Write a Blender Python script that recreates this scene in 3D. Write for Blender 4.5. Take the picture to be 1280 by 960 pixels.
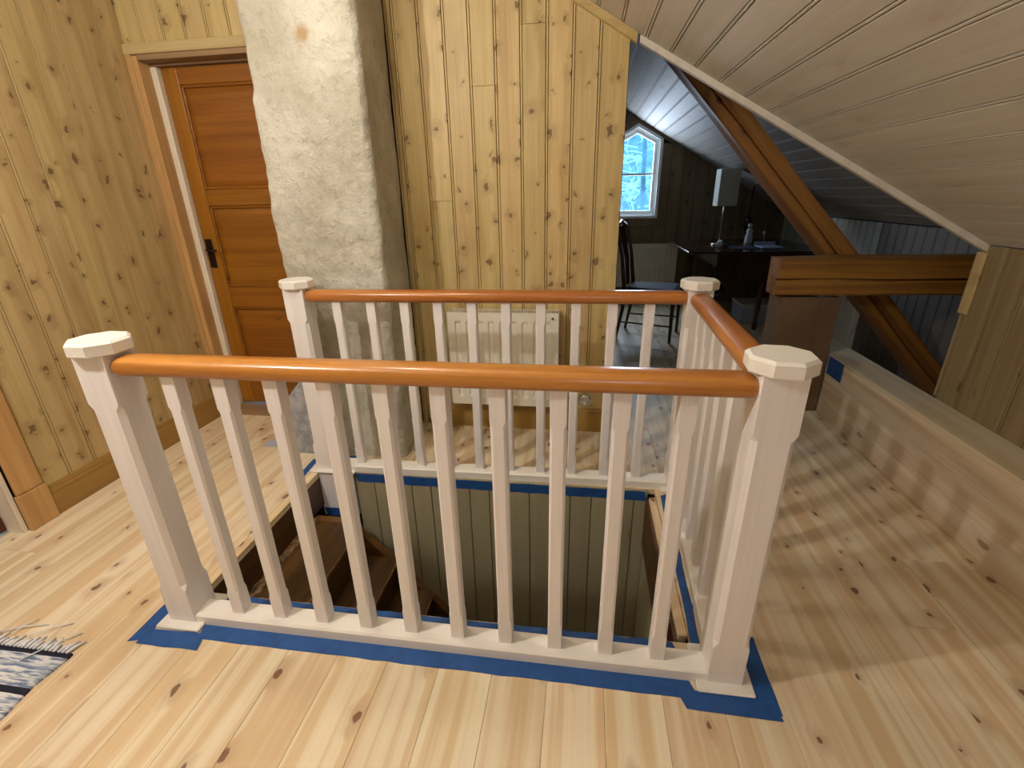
import bpy, bmesh, math, random
from mathutils import Vector, Matrix, noise

random.seed(7)
scene = bpy.context.scene
for o in list(bpy.data.objects):
    bpy.data.objects.remove(o, do_unlink=True)
COL = scene.collection

# ------------------------------------------------------------------ camera
cam_d = bpy.data.cameras.new('camera')
cam_d.sensor_width = 36.0
cam_d.lens = 16.671
cam_d.clip_start = 0.02
cam = bpy.data.objects.new('camera', cam_d)
COL.objects.link(cam)
RIGHT = Vector((0.98965416, 0.14204072, -0.02022557))
DOWN = Vector((0.03390321, -0.36850129, -0.92900881))
FWD = Vector((-0.13941023, 0.91871172, -0.36950447))
m = Matrix((RIGHT, -DOWN, -FWD)).transposed().to_4x4()
m.translation = Vector((1.3104, -1.0800, 1.3386))
cam.matrix_world = m
scene.camera = cam

# ------------------------------------------------------------------ world, lights, exposure
world = bpy.data.worlds.new('world')
scene.world = world
world.use_nodes = True
wb = world.node_tree.nodes['Background']
wb.inputs['Color'].default_value = (0.22, 0.60, 1.0, 1)
wb.inputs['Strength'].default_value = 3.0

def lamp(name, loc, power, color, radius):
    d = bpy.data.lights.new(name, 'POINT')
    d.energy = power
    d.color = color
    d.shadow_soft_size = radius
    o = bpy.data.objects.new(name, d)
    o.location = loc
    COL.objects.link(o)
    return o

WARM = (1.0, 0.945, 0.90)
lamp('lamp_over_landing', (-0.32, -0.66, 2.20), 66, WARM, 0.03)
lamp('lamp_over_stairwell', (0.40, 0.28, 2.30), 17, (1.0, 0.90, 0.76), 0.06)
# daylight entering by the windows of the two gables
def daylight(name, loc, rot, sx, sy, power, color):
    d = bpy.data.lights.new(name, 'AREA')
    d.shape = 'RECTANGLE'
    d.size = sx
    d.size_y = sy
    d.energy = power
    d.color = color
    o = bpy.data.objects.new(name, d)
    o.location = loc
    o.rotation_euler = rot
    COL.objects.link(o)
daylight('daylight_front_window', (1.6, -2.36, 1.45), (math.radians(90), 0, 0), 0.4, 0.45, 2.5, (0.74, 0.80, 1.0))
daylight('daylight_gable_window', (1.905, 5.62, 1.5), (math.radians(-90), 0, 0), 0.5, 0.9, 30, (0.70, 0.82, 1.0))

vs = scene.view_settings
vs.view_transform = 'Standard'
vs.look = 'None'
vs.gamma = 1.0
vs.use_curve_mapping = False
vs.exposure = 0.06

# ------------------------------------------------------------------ material helpers
def lin(c):
    return tuple(((x / 255) / 12.92 if x / 255 <= 0.04045 else ((x / 255 + 0.055) / 1.055) ** 2.4) for x in c) + (1.0,)

def new_mat(name):
    mt = bpy.data.materials.new(name)
    mt.use_nodes = True
    nt = mt.node_tree
    return mt, nt, nt.nodes['Principled BSDF']

class NB:
    def __init__(s, nt):
        s.nt = nt
    def n(s, t, **kw):
        x = s.nt.nodes.new(t)
        for k, v in kw.items():
            setattr(x, k, v)
        return x
    def put(s, sock, v):
        if isinstance(v, bpy.types.NodeSocket):
            s.nt.links.new(v, sock)
        else:
            sock.default_value = v
    def math(s, op, a, b=0.0, c=0.0, clamp=False):
        x = s.n('ShaderNodeMath', operation=op)
        x.use_clamp = clamp
        s.put(x.inputs[0], a); s.put(x.inputs[1], b); s.put(x.inputs[2], c)
        return x.outputs[0]
    def rng(s, v, a, b, lo=0.0, hi=1.0, smooth=True):
        x = s.n('ShaderNodeMapRange')
        x.interpolation_type = 'SMOOTHSTEP' if smooth else 'LINEAR'
        s.put(x.inputs[0], v); s.put(x.inputs[1], a); s.put(x.inputs[2], b)
        s.put(x.inputs[3], lo); s.put(x.inputs[4], hi)
        return x.outputs[0]
    def mix(s, f, a, b, mode='MIX'):
        x = s.n('ShaderNodeMix', data_type='RGBA', blend_type=mode)
        s.put(x.inputs[0], f); s.put(x.inputs[6], a); s.put(x.inputs[7], b)
        return x.outputs[2]
    def comb(s, a, b, c=0.0):
        x = s.n('ShaderNodeCombineXYZ')
        s.put(x.inputs[0], a); s.put(x.inputs[1], b); s.put(x.inputs[2], c)
        return x.outputs[0]
    def noise(s, vec, scale=1.0, detail=3.0, rough=0.5):
        x = s.n('ShaderNodeTexNoise')
        s.put(x.inputs['Vector'], vec)
        x.inputs['Scale'].default_value = scale
        x.inputs['Detail'].default_value = detail
        x.inputs['Roughness'].default_value = rough
        return x.outputs['Fac']

def wood(name, light, dark, knot, along='Z', across='X', rough=0.55, knots=0.55, kx=7.0, ky=3.2,
         kr=0.10, streak=0.5, vary=0.22, bump=0.08, coat=0.0, ghost=0.25, fine=0.35, kstr=0.85, hue=0.012, hue0=0.5, wobk=0.012):
    mt, nt, bs = new_mat(name)
    b = NB(nt)
    tc = b.n('ShaderNodeTexCoord')
    sp = b.n('ShaderNodeSeparateXYZ')
    b.put(sp.inputs[0], tc.outputs['Object'])
    oi = b.n('ShaderNodeObjectInfo')
    r = oi.outputs['Random']
    third = [a for a in 'XYZ' if a not in (along, across)][0]
    A = b.math('ADD', sp.outputs[along], b.math('MULTIPLY', r, 37.0))
    B = b.math('ADD', sp.outputs[across], b.math('MULTIPLY', r, 11.0))
    T = sp.outputs[third]
    # knots on the face
    wob = b.noise(b.comb(b.math('MULTIPLY', B, 25.0), b.math('MULTIPLY', A, 25.0)), 1.0, 2.0)
    wob2 = b.noise(b.comb(b.math('MULTIPLY', A, 30.0), b.math('MULTIPLY', B, 22.0), 3.7), 1.0, 2.0)
    Bk = b.math('ADD', B, b.math('MULTIPLY', b.math('SUBTRACT', wob, 0.5), wobk))
    Ak = b.math('ADD', A, b.math('MULTIPLY', b.math('SUBTRACT', wob2, 0.5), wobk * 2.0))
    vo = b.n('ShaderNodeTexVoronoi', voronoi_dimensions='2D', feature='F1')
    b.put(vo.inputs['Vector'], b.comb(b.math('MULTIPLY', Bk, kx), b.math('MULTIPLY', Ak, ky)))
    vo.inputs['Scale'].default_value = 1.0
    vo.inputs['Randomness'].default_value = 0.9
    sc = b.n('ShaderNodeSeparateColor')
    b.put(sc.inputs[0], vo.outputs['Color'])
    has = b.math('GREATER_THAN', sc.outputs[0], 1.0 - knots)
    rad = b.math('MULTIPLY_ADD', sc.outputs[1], kr * 0.9, kr * 0.35)
    d = vo.outputs['Distance']
    kmask = b.math('MULTIPLY', has, b.rng(b.math('DIVIDE', d, rad), 1.1, 0.75))
    near = b.math('MULTIPLY', has, b.rng(b.math('DIVIDE', d, rad), 4.5, 0.8))
    # grain
    Bg = b.math('ADD', B, b.math('MULTIPLY', near, 0.02))
    g1 = b.noise(b.comb(b.math('MULTIPLY', Bg, 22.0), b.math('MULTIPLY', A, 0.55), b.math('MULTIPLY', T, 22.0)), 1.0, 2.0)
    g2 = b.noise(b.comb(b.math('MULTIPLY', Bg, 150.0), b.math('MULTIPLY', A, 3.0), b.math('MULTIPLY', T, 150.0)), 1.0, 3.0)
    g3 = b.noise(b.comb(b.math('MULTIPLY', Bg, 9.0), b.math('MULTIPLY', A, 2.0), b.math('MULTIPLY', T, 9.0)), 1.0, 2.0)
    f = b.math('ADD', b.math('MULTIPLY', b.rng(g1, 0.38, 0.62), streak),
               b.math('MULTIPLY', b.rng(g2, 0.3, 0.7), fine), clamp=True)
    f = b.math('ADD', f, b.math('MULTIPLY', b.rng(g3, 0.45, 0.75), ghost), clamp=True)
    col = b.mix(f, lin(light), lin(dark))
    hs = b.n('ShaderNodeHueSaturation')
    b.put(hs.inputs['Value'], b.math('MULTIPLY_ADD', r, vary, 1.0 - vary * 0.5))
    b.put(hs.inputs['Hue'], b.math('MULTIPLY_ADD', b.math('FRACT', b.math('MULTIPLY', r, 7.3)), hue, hue0))
    b.put(hs.inputs['Color'], col)
    col = hs.outputs[0]
    col = b.mix(b.math('MULTIPLY', near, 0.35), col, lin(tuple(0.5 * (x + y) for x, y in zip(dark, knot))))
    col = b.mix(b.math('MULTIPLY', kmask, kstr), col, lin(knot))
    b.put(bs.inputs['Base Color'], col)
    bs.inputs['Roughness'].default_value = rough
    bs.inputs['Coat Weight'].default_value = coat
    bs.inputs['Coat Roughness'].default_value = 0.15
    if bump:
        bp = b.n('ShaderNodeBump')
        bp.inputs['Strength'].default_value = bump
        bp.inputs['Distance'].default_value = 0.004
        b.put(bp.inputs['Height'], g2)
        b.put(bs.inputs['Normal'], bp.outputs[0])
    return mt

def plain(name, c, rough=0.5, metal=0.0, var=0.0, scale=12.0, bump=0.0, emit=None, spec=0.5):
    mt, nt, bs = new_mat(name)
    b = NB(nt)
    tc = b.n('ShaderNodeTexCoord')
    nz = b.noise(tc.outputs['Object'], scale, 4.0, 0.6)
    c2 = tuple(max(0, x * (1 - var)) for x in c)
    b.put(bs.inputs['Base Color'], b.mix(b.rng(nz, 0.35, 0.7), lin(c), lin(c2)))
    bs.inputs['Roughness'].default_value = rough
    bs.inputs['Metallic'].default_value = metal
    bs.inputs['Specular IOR Level'].default_value = spec
    if bump:
        bp = b.n('ShaderNodeBump')
        bp.inputs['Strength'].default_value = bump
        bp.inputs['Distance'].default_value = 0.003
        b.put(bp.inputs['Height'], nz)
        b.put(bs.inputs['Normal'], bp.outputs[0])
    return mt

M = {}
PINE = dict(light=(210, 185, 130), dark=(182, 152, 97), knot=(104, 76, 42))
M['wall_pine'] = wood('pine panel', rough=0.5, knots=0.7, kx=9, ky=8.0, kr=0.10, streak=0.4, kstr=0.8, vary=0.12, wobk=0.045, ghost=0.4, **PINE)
M['wall_pine_left'] = wood('aged pine panel', (200, 175, 124), (172, 143, 94), (98, 74, 44), rough=0.55, hue0=0.497, knots=0.7, kx=9, ky=7.5, kr=0.10, streak=0.4, kstr=0.8, vary=0.12, wobk=0.045, ghost=0.45)
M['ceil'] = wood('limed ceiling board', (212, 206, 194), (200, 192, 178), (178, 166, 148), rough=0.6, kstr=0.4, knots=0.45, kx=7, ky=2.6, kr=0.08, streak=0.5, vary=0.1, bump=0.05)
M['floor'] = wood('new pine floor', (242, 227, 198), (221, 191, 150), (112, 68, 42), along='Y', across='X', rough=0.45, knots=0.46, kx=8.0, ky=5.0, kr=0.085, streak=0.85, vary=0.10, ghost=0.15, fine=0.2, bump=0.03, wobk=0.02)
M['base'] = wood('brown baseboard', (176, 136, 70), (150, 112, 52), (110, 74, 34), along='X', across='Z', rough=0.45, knots=0.2)
M['base_y'] = wood('brown baseboard along wall', (176, 136, 70), (150, 112, 52), (110, 74, 34), along='Y', across='Z', rough=0.45, knots=0.2)
M['trim'] = wood('orange pine trim', (198, 156, 100), (174, 132, 80), (110, 72, 38), along='Z', across='X', rough=0.5, knots=0.25, kx=9, ky=2)
M['trim_x'] = wood('pine head trim', (206, 182, 130), (186, 158, 106), (120, 72, 36), along='X', across='Z', rough=0.5, knots=0.3, kx=9, ky=2)
M['jamb'] = wood('limewashed jamb', (238, 228, 210), (224, 210, 188), (100, 72, 50), along='Z', across='Y', rough=0.55, knots=0.3, kx=9, ky=1.5)
M['soffit'] = wood('grey brown soffit', (158, 126, 92), (136, 104, 74), (100, 70, 46), along='X', across='Y', rough=0.55, knots=0.1)
M['door'] = wood('amber varnished door', (150, 92, 22), (122, 68, 12), (76, 38, 6), along='X', across='Z', rough=0.38, knots=0.3, kx=6, ky=2.5, kr=0.06, streak=0.5, vary=0.06, coat=0.15)
M['door_v'] = wood('amber varnished stile', (162, 104, 26), (136, 80, 16), (76, 38, 6), along='Z', across='X', rough=0.36, knots=0.3, kx=6, ky=2.5, kr=0.06, streak=0.5, vary=0.06, coat=0.15)
M['rail'] = wood('varnished handrail', (200, 130, 60), (164, 94, 38), (92, 48, 18), along='X', across='Y', rough=0.3, knots=0.12, kx=8, ky=2, kr=0.08, streak=0.6, vary=0.06, coat=0.3)
M['rail_y'] = wood('varnished side handrail', (200, 130, 60), (164, 94, 38), (92, 48, 18), along='Y', across='X', rough=0.3, knots=0.12, kx=8, ky=2, kr=0.08, streak=0.6, vary=0.06, coat=0.3)
M['white'] = wood('white painted wood', (242, 238, 236), (230, 222, 218), (214, 200, 190), along='Z', across='X', rough=0.5, knots=0.0, kx=8, ky=2, streak=0.2, vary=0.03, ghost=0.1, fine=0.4, bump=0.06)
M['white_x'] = wood('white painted rail', (244, 240, 232), (234, 226, 216), (215, 200, 186), along='X', across='Y', rough=0.5, knots=0.0, streak=0.2, vary=0.02, ghost=0.1, bump=0.06)
M['cap'] = plain('white cap paint', (240, 236, 226), 0.42, var=0.03)
M['beam'] = wood('old amber beam', (164, 106, 42), (120, 70, 24), (56, 28, 10), along='Z', across='X', rough=0.6, knots=0.3, kx=4, ky=2, kr=0.06, streak=0.7, vary=0.05, bump=0.3)
M['post'] = plain('boxed post brown', (112, 86, 60), 0.65, var=0.12, scale=5)
M['ledge'] = wood('whitewashed ledge board', (230, 216, 196), (206, 182, 154), (150, 122, 96), along='Y', across='Z', rough=0.6, knots=0.35, kx=5, ky=2.2, kr=0.07, streak=0.7, vary=0.1, bump=0.1)
M['ledge_top'] = wood('whitewashed ledge top', (214, 200, 172), (196, 176, 144), (132, 104, 78), along='Y', across='X', rough=0.6, knots=0.2, kx=5, ky=2.2, kr=0.07, streak=0.6, vary=0.1, bump=0.1)
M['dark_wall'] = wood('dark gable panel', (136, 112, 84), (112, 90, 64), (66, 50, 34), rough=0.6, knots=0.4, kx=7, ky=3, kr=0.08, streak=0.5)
M['eave_wall'] = wood('brown eave panel', (156, 134, 98), (130, 108, 76), (92, 72, 48), rough=0.55, knots=0.4, kx=7, ky=3, kr=0.08, streak=0.5)  # brown boards of the outer wall and its end
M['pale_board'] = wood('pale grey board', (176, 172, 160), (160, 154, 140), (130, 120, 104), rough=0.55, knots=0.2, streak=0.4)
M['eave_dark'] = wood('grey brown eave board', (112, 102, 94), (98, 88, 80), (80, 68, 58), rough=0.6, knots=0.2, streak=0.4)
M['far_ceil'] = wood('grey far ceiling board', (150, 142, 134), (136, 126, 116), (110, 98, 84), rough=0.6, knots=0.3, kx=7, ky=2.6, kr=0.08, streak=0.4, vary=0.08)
M['well'] = wood('grey green stairwell board', (168, 160, 132), (156, 146, 116), (140, 120, 86), rough=0.5, knots=0.1, streak=0.3, vary=0.08)
M['stair'] = wood('dark stained stair', (96, 62, 26), (66, 40, 16), (36, 20, 8), along='Y', across='X', rough=0.45, knots=0.2, kx=5, ky=2, streak=0.7, vary=0.2, bump=0.15)
M['stringer'] = wood('dark stained stringer', (120, 84, 40), (84, 54, 24), (40, 24, 10), along='X', across='Z', rough=0.45, knots=0.2, kx=5, ky=2, streak=0.7)
M['nosing'] = plain('worn tread nosing', (150, 112, 66), 0.6, var=0.3, scale=20)
M['rough'] = plain('rough sawn edge', (150, 118, 74), 0.8, var=0.5, scale=40, bump=0.6)
M['backing'] = plain('dark backing', (40, 30, 20), 0.9)
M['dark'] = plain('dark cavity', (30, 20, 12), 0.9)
M['tape'] = plain('blue masking tape', (30, 84, 152), 0.55, var=0.12, scale=30)
M['rad'] = plain('radiator enamel', (236, 230, 212), 0.35, var=0.02)
M['rad_dark'] = plain('radiator shadow slot', (120, 112, 96), 0.6)
M['chrome'] = plain('chrome', (225, 228, 232), 0.12, metal=1.0)
M['iron'] = plain('blackened iron', (38, 28, 22), 0.45, metal=0.6, var=0.3)
M['mahog'] = wood('mahogany', (70, 30, 20), (44, 16, 10), (24, 8, 6), rough=0.25, knots=0.05, streak=0.5, coat=0.4)
M['table'] = wood('dark table top', (62, 36, 28), (40, 22, 18), (24, 12, 8), along='Y', across='X', rough=0.18, knots=0.05, streak=0.5, coat=0.5)
M['black'] = plain('black leather', (18, 17, 18), 0.25)
M['seat'] = plain('dark blue seat cloth', (30, 34, 52), 0.8)
M['shade'] = plain('lamp shade cloth', (196, 200, 190), 0.8, var=0.04)
M['steel'] = plain('brushed steel', (190, 180, 168), 0.3, metal=0.9)
M['paper'] = plain('white paper', (225, 228, 232), 0.6)
M['plastic'] = plain('pale blue plastic', (170, 186, 214), 0.4)
M['winwhite'] = plain('white window paint', (236, 236, 232), 0.4)
M['sheet'] = plain('grey hearth sheet', (186, 188, 206), 0.5)
M['cement'] = plain('grey cement', (172, 174, 178), 0.9, var=0.25, scale=14, bump=0.6)
M['snow'] = plain('frosted twig', (236, 242, 250), 0.7)
M['hill'] = plain('snowy hillside scrub', (150, 185, 205), 0.9, var=0.3, scale=2.5)
M['deep'] = plain('dull lower floor', (120, 96, 60), 0.6, var=0.2)
M['oxblood'] = plain('dark red door paint', (84, 26, 20), 0.4, var=0.1)

def plaster():
    mt, nt, bs = new_mat('lime plaster')
    b = NB(nt)
    tc = b.n('ShaderNodeTexCoord')
    v = tc.outputs['Object']
    n1 = b.noise(v, 3.0, 5.0, 0.6)
    n2 = b.noise(v, 28.0, 5.0, 0.65)
    n3 = b.noise(v, 90.0, 3.0, 0.6)
    c = b.mix(b.rng(n1, 0.3, 0.7), lin((208, 205, 190)), lin((180, 174, 156)))
    c = b.mix(b.math('MULTIPLY', b.rng(n2, 0.5, 0.75), 0.5), c, lin((150, 138, 108)))
    # rust stain high on the chimney breast
    dist = b.n('ShaderNodeVectorMath', operation='DISTANCE')
    b.put(dist.inputs[0], v)
    dist.inputs[1].default_value = (0.145, 1.09, 1.97)
    st = b.math('ADD', dist.outputs['Value'], b.math('MULTIPLY', b.math('SUBTRACT', n2, 0.5), 0.05))
    c = b.mix(b.rng(st, 0.05, 0.01, 0.0, 0.7), c, lin((160, 118, 50)))
    b.put(bs.inputs['Base Color'], c)
    bs.inputs['Roughness'].default_value = 0.9
    bp = b.n('ShaderNodeBump')
    bp.inputs['Strength'].default_value = 0.9
    bp.inputs['Distance'].default_value = 0.014
    b.put(bp.inputs['Height'], b.math('ADD', n2, b.math('MULTIPLY', n3, 0.4)))
    b.put(bs.inputs['Normal'], bp.outputs[0])
    return mt
M['plaster'] = plaster()

def glass():
    mt, nt, bs = new_mat('window glass')
    for n in list(nt.nodes):
        if n.type != 'OUTPUT_MATERIAL':
            nt.nodes.remove(n)
    out = [n for n in nt.nodes if n.type == 'OUTPUT_MATERIAL'][0]
    b = NB(nt)
    t = b.n('ShaderNodeBsdfTransparent')
    g = b.n('ShaderNodeBsdfGlossy')
    g.inputs['Roughness'].default_value = 0.03
    mx = b.n('ShaderNodeMixShader')
    mx.inputs[0].default_value = 0.07
    nt.links.new(t.outputs[0], mx.inputs[1])
    nt.links.new(g.outputs[0], mx.inputs[2])
    nt.links.new(mx.outputs[0], out.inputs[0])
    return mt
M['glass'] = glass()

def rugmat():
    mt, nt, bs = new_mat('rag weave')
    b = NB(nt)
    tc = b.n('ShaderNodeTexCoord')
    sp = b.n('ShaderNodeSeparateXYZ')
    b.put(sp.inputs[0], tc.outputs['Object'])
    n = b.noise(b.comb(b.math('MULTIPLY', sp.outputs[0], 14.0), b.math('MULTIPLY', sp.outputs[1], 110.0)), 1.0, 3.0, 0.6)
    n2 = b.noise(b.comb(b.math('MULTIPLY', sp.outputs[0], 9.0), b.math('MULTIPLY', sp.outputs[1], 45.0)), 1.0, 2.0, 0.6)
    c = b.mix(b.rng(n, 0.42, 0.6), lin((226, 228, 226)), lin((104, 124, 156)))
    c = b.mix(b.rng(n2, 0.5, 0.72), c, lin((150, 164, 188)))
    y = b.math('ADD', sp.outputs[1], b.math('MULTIPLY', b.math('SUBTRACT', n2, 0.5), 0.006))
    dark = None
    for y0, h in ((-0.008, 0.009), (-0.128, 0.010), (-0.26, 0.02), (-0.5, 0.02), (-0.8, 0.03)):
        k = b.math('LESS_THAN', b.math('ABSOLUTE', b.math('SUBTRACT', y, y0)), h)
        dark = k if dark is None else b.math('MAXIMUM', dark, k)
    c = b.mix(dark, c, lin((26, 30, 48)))
    b.put(bs.inputs['Base Color'], c)
    bs.inputs['Roughness'].default_value = 0.95
    bp = b.n('ShaderNodeBump')
    bp.inputs['Strength'].default_value = 0.6
    bp.inputs['Distance'].default_value = 0.004
    b.put(bp.inputs['Height'], n)
    b.put(bs.inputs['Normal'], bp.outputs[0])
    return mt
M['rug'] = rugmat()

# ------------------------------------------------------------------ mesh helpers
class MB:
    def __init__(s):
        s.v, s.f = [], []
    def add(s, vs, fs):
        k = len(s.v)
        s.v += [tuple(v) for v in vs]
        s.f += [tuple(i + k for i in f) for f in fs]
        return s
    def box(s, x0, x1, y0, y1, z0, z1, bev=0.0):
        if bev <= 0:
            vs = [(x0, y0, z0), (x1, y0, z0), (x1, y1, z0), (x0, y1, z0), (x0, y0, z1), (x1, y0, z1), (x1, y1, z1), (x0, y1, z1)]
            return s.add(vs, [(3, 2, 1, 0), (4, 5, 6, 7), (0, 1, 5, 4), (1, 2, 6, 5), (2, 3, 7, 6), (3, 0, 4, 7)])
        b = min(bev, (x1 - x0) / 2.01, (y1 - y0) / 2.01, (z1 - z0) / 2.01)
        bm = bmesh.new()
        bmesh.ops.create_cube(bm, size=1.0)
        for v in bm.verts:
            v.co = Vector(((x0 + x1) / 2 + v.co.x * (x1 - x0), (y0 + y1) / 2 + v.co.y * (y1 - y0), (z0 + z1) / 2 + v.co.z * (z1 - z0)))
        bmesh.ops.bevel(bm, geom=bm.edges[:], offset=b, segments=1, affect='EDGES')
        bm.verts.index_update()
        s.add([v.co[:] for v in bm.verts], [[v.index for v in f.verts] for f in bm.faces])
        bm.free()
        return s
    def loft(s, rings, cap=True, close=True):
        n = len(rings[0])
        vs = [p for r in rings for p in r]
        fs = []
        for i in range(len(rings) - 1):
            for j in range(n if close else n - 1):
                a, b2 = i * n + j, i * n + (j + 1) % n
                fs.append((a, b2, b2 + n, a + n))
        if cap:
            fs.append(tuple(reversed(range(n))))
            fs.append(tuple((len(rings) - 1) * n + j for j in range(n)))
        return s.add(vs, fs)
    def tube(s, pts, r, n=8):
        rings = []
        pts = [Vector(p) for p in pts]
        for i, p in enumerate(pts):
            t = (pts[min(i + 1, len(pts) - 1)] - pts[max(i - 1, 0)]).normalized()
            up = Vector((0, 0, 1)) if abs(t.z) < 0.9 else Vector((0, 1, 0))
            a = t.cross(up).normalized()
            c = t.cross(a).normalized()
            rr = r[i] if isinstance(r, (list, tuple)) else r
            rings.append([p + a * rr * math.cos(2 * math.pi * k / n) - c * rr * math.sin(2 * math.pi * k / n) for k in range(n)])
        return s.loft(rings)
    def lathe(s, cx, cy, prof, n=16, ax='Z'):
        rings = []
        for (r, h) in prof:
            ring = []
            for k in range(n):
                a = 2 * math.pi * k / n
                if ax == 'Z':
                    ring.append((cx + r * math.cos(a), cy + r * math.sin(a), h))
                else:
                    ring.append((cx + r * math.cos(a), h, cy - r * math.sin(a)))
            rings.append(ring)
        return s.loft(rings)
    def prism(s, poly, axis, a, b):
        def P(u, v, w):
            return {'X': (w, u, v), 'Y': (u, w, v), 'Z': (u, v, w)}[axis]
        return s.loft([[P(u, v, a) for u, v in poly], [P(u, v, b) for u, v in poly]])
    def mesh(s, name):
        me = bpy.data.meshes.new(name)
        me.from_pydata(s.v, [], s.f)
        bm = bmesh.new()
        bm.from_mesh(me)
        bmesh.ops.recalc_face_normals(bm, faces=bm.faces[:])
        bm.to_mesh(me)
        bm.free()
        me.update()
        return me
    def build(s, name, mat, parent=None, smooth=False):
        return link(name, s.mesh(name), mat, parent, smooth)

def link(name, me, mat, parent=None, smooth=False):
    if mat is not None and not me.materials:
        me.materials.append(M[mat] if isinstance(mat, str) else mat)
    if smooth:
        for p in me.polygons:
            p.use_smooth = True
    o = bpy.data.objects.new(name, me)
    COL.objects.link(o)
    if parent is not None:
        o.parent = parent
        o.matrix_parent_inverse = parent.matrix_basis.inverted()
    return o

def smooth_angle(o, deg=35):
    me = o.data
    for p in me.polygons:
        p.use_smooth = True
    me.set_sharp_from_angle(angle=math.radians(deg))

def tag(o, label=None, cat=None, group=None, kind=None):
    if label: o['label'] = label
    if cat: o['category'] = cat
    if group: o['group'] = group
    if kind: o['kind'] = kind
    return o

def empty(name, loc, label, cat, group=None, rz=0.0):
    o = bpy.data.objects.new(name, None)
    o.empty_display_size = 0.05
    o.location = loc
    o.rotation_euler = (0, 0, rz)
    COL.objects.link(o)
    return tag(o, label, cat, group)

def struct(name, mb, mat):
    o = mb.build(name, mat)
    o['kind'] = 'structure'
    return o

def bead_mesh(w, z0, z1, t=0.014, g=0.0085, bead=True):
    """a matchboard with a bead on its edge: x across, z along, face at y=0; z0, z1 may be functions of x"""
    fz0 = z0 if callable(z0) else (lambda x: z0)
    fz1 = z1 if callable(z1) else (lambda x: z1)
    e = 0.0014
    if bead:
        prof = [(e, g), (e + 0.0006, 0.0008), (0.004, 0.0), (0.0095, 0.0), (0.0103, 0.0008), (0.0107, g), (0.0136, g), (0.0140, 0.0008), (0.0150, 0.0), (w - e - 0.0012, 0.0), (w - e - 0.0004, 0.0008), (w - e, g), (w - e, t), (e, t)]
    else:
        prof = [(e, g), (0.003, 0.0), (w - 0.003, 0.0), (w - e, g), (w - e, t), (e, t)]
    mb = MB()
    mb.loft([[(x, y, fz0(x)) for x, y in prof], [(x, y, fz1(x)) for x, y in prof]])
    return mb.mesh('board')

CUR = {}
def put_board(me, mat, parent, matrix):
    o = link('board', me, mat, parent)
    o.matrix_parent_inverse = Matrix()
    o.matrix_basis = matrix
    return o

def rotz(deg, loc):
    return Matrix.Translation(loc) @ Matrix.Rotation(math.radians(deg), 4, 'Z')

# ------------------------------------------------------------------ key dimensions
SL = 0.598                                  # fall of the roof slope
def ceil_z(x): return 1.995 - SL * (x - 1.528)
FLAT = 2.46
X_FLAT = 1.528 - (FLAT - 1.995) / SL
SLF = 0.60
def far_z(x): return 1.683 - SLF * (x - 2.69)
WL, WB, WR = -1.08, 1.535, 3.02             # left wall, back wall, outer wall
HX0, HX1, HY0, HY1 = -0.035, 1.66, 0.085, 0.905   # stair opening
YE = 1.30                                   # end of the eave wall
def ye(x): return WB if x < 1.528 else WB + (x - 1.528) * (YE - WB) / (WR - 1.528)
YF, YG, XK = -2.4, 5.4, 3.7                 # front wall, far gable, far eave wall
LX = 2.84                                   # face of the boxed ledge

# ------------------------------------------------------------------ floor of separate planks
floor = MB()
for (x0, x1, y0, y1) in ((-1.9, XK + 0.2, YF - 0.1, HY0 - 0.004), (-1.9, XK + 0.2, HY1 + 0.0805, YG + 0.2), (-1.9, HX0 - 0.02, HY0 - 0.004, HY1 + 0.035), (HX1 + 0.035, XK + 0.2, HY0 - 0.004, HY1 + 0.035), (-1.9, -0.605, HY1 + 0.035, HY1 + 0.0805), (HX1 + 0.105, XK + 0.2, HY1 + 0.035, HY1 + 0.0805)):
    floor.box(x0, x1, y0, y1, -0.20, -0.029)
floor.box(-1.9, XK + 0.2, YG + 0.001, YG + 0.015, -0.029, 0.0025)
floor = struct('floor', floor, 'dark')
PW = 0.165
def plank(x0, x1, y0, y1):
    g = 0.0004
    mb = MB()
    L, W = y1 - y0, x1 - x0
    mb.prism([(g, -0.028), (W - g, -0.028), (W - g, -0.0008), (W - g - 0.0008, 0.0), (g + 0.0008, 0.0), (g, -0.0008)], 'Y', 0.0005, L - 0.0005)
    o = mb.build('plank', 'floor', floor)
    o.matrix_parent_inverse = Matrix()
    o.location = (x0, y0, 0)
def run(x0, x1, y0, y1, joints):
    js = [y0] + [j for j in joints if y0 + 0.15 < j < y1 - 0.15] + [y1]
    for a, c in zip(js[:-1], js[1:]):
        plank(x0, x1, a, c)
k0 = -11
x = 0.586 + k0 * PW
while x < XK - 0.02:
    x1 = min(x + PW, XK)
    xa = max(x, -1.30)
    if x1 > -1.29:
        j0 = YF + random.uniform(0.3, 1.6)
        joints = [j0 + k * random.uniform(2.2, 2.6) for k in range(5)]
        if xa > HX0 and x1 < HX1:
            run(xa, x1, YF, HY0, []); run(xa, x1, HY1 + 0.036, YG, joints)
        elif x1 <= HX0 or xa >= HX1:
            run(xa, x1, YF, YG, joints)
        else:
            run(xa, x1, YF, HY0, []); run(xa, x1, HY1 + 0.036, YG, joints)
            if xa < HX0:
                run(xa, HX0, HY0, HY1 + 0.036, [])
            else:
                run(HX1 + 0.032, x1, HY0, HY1 + 0.036, [])
    x += PW

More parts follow.
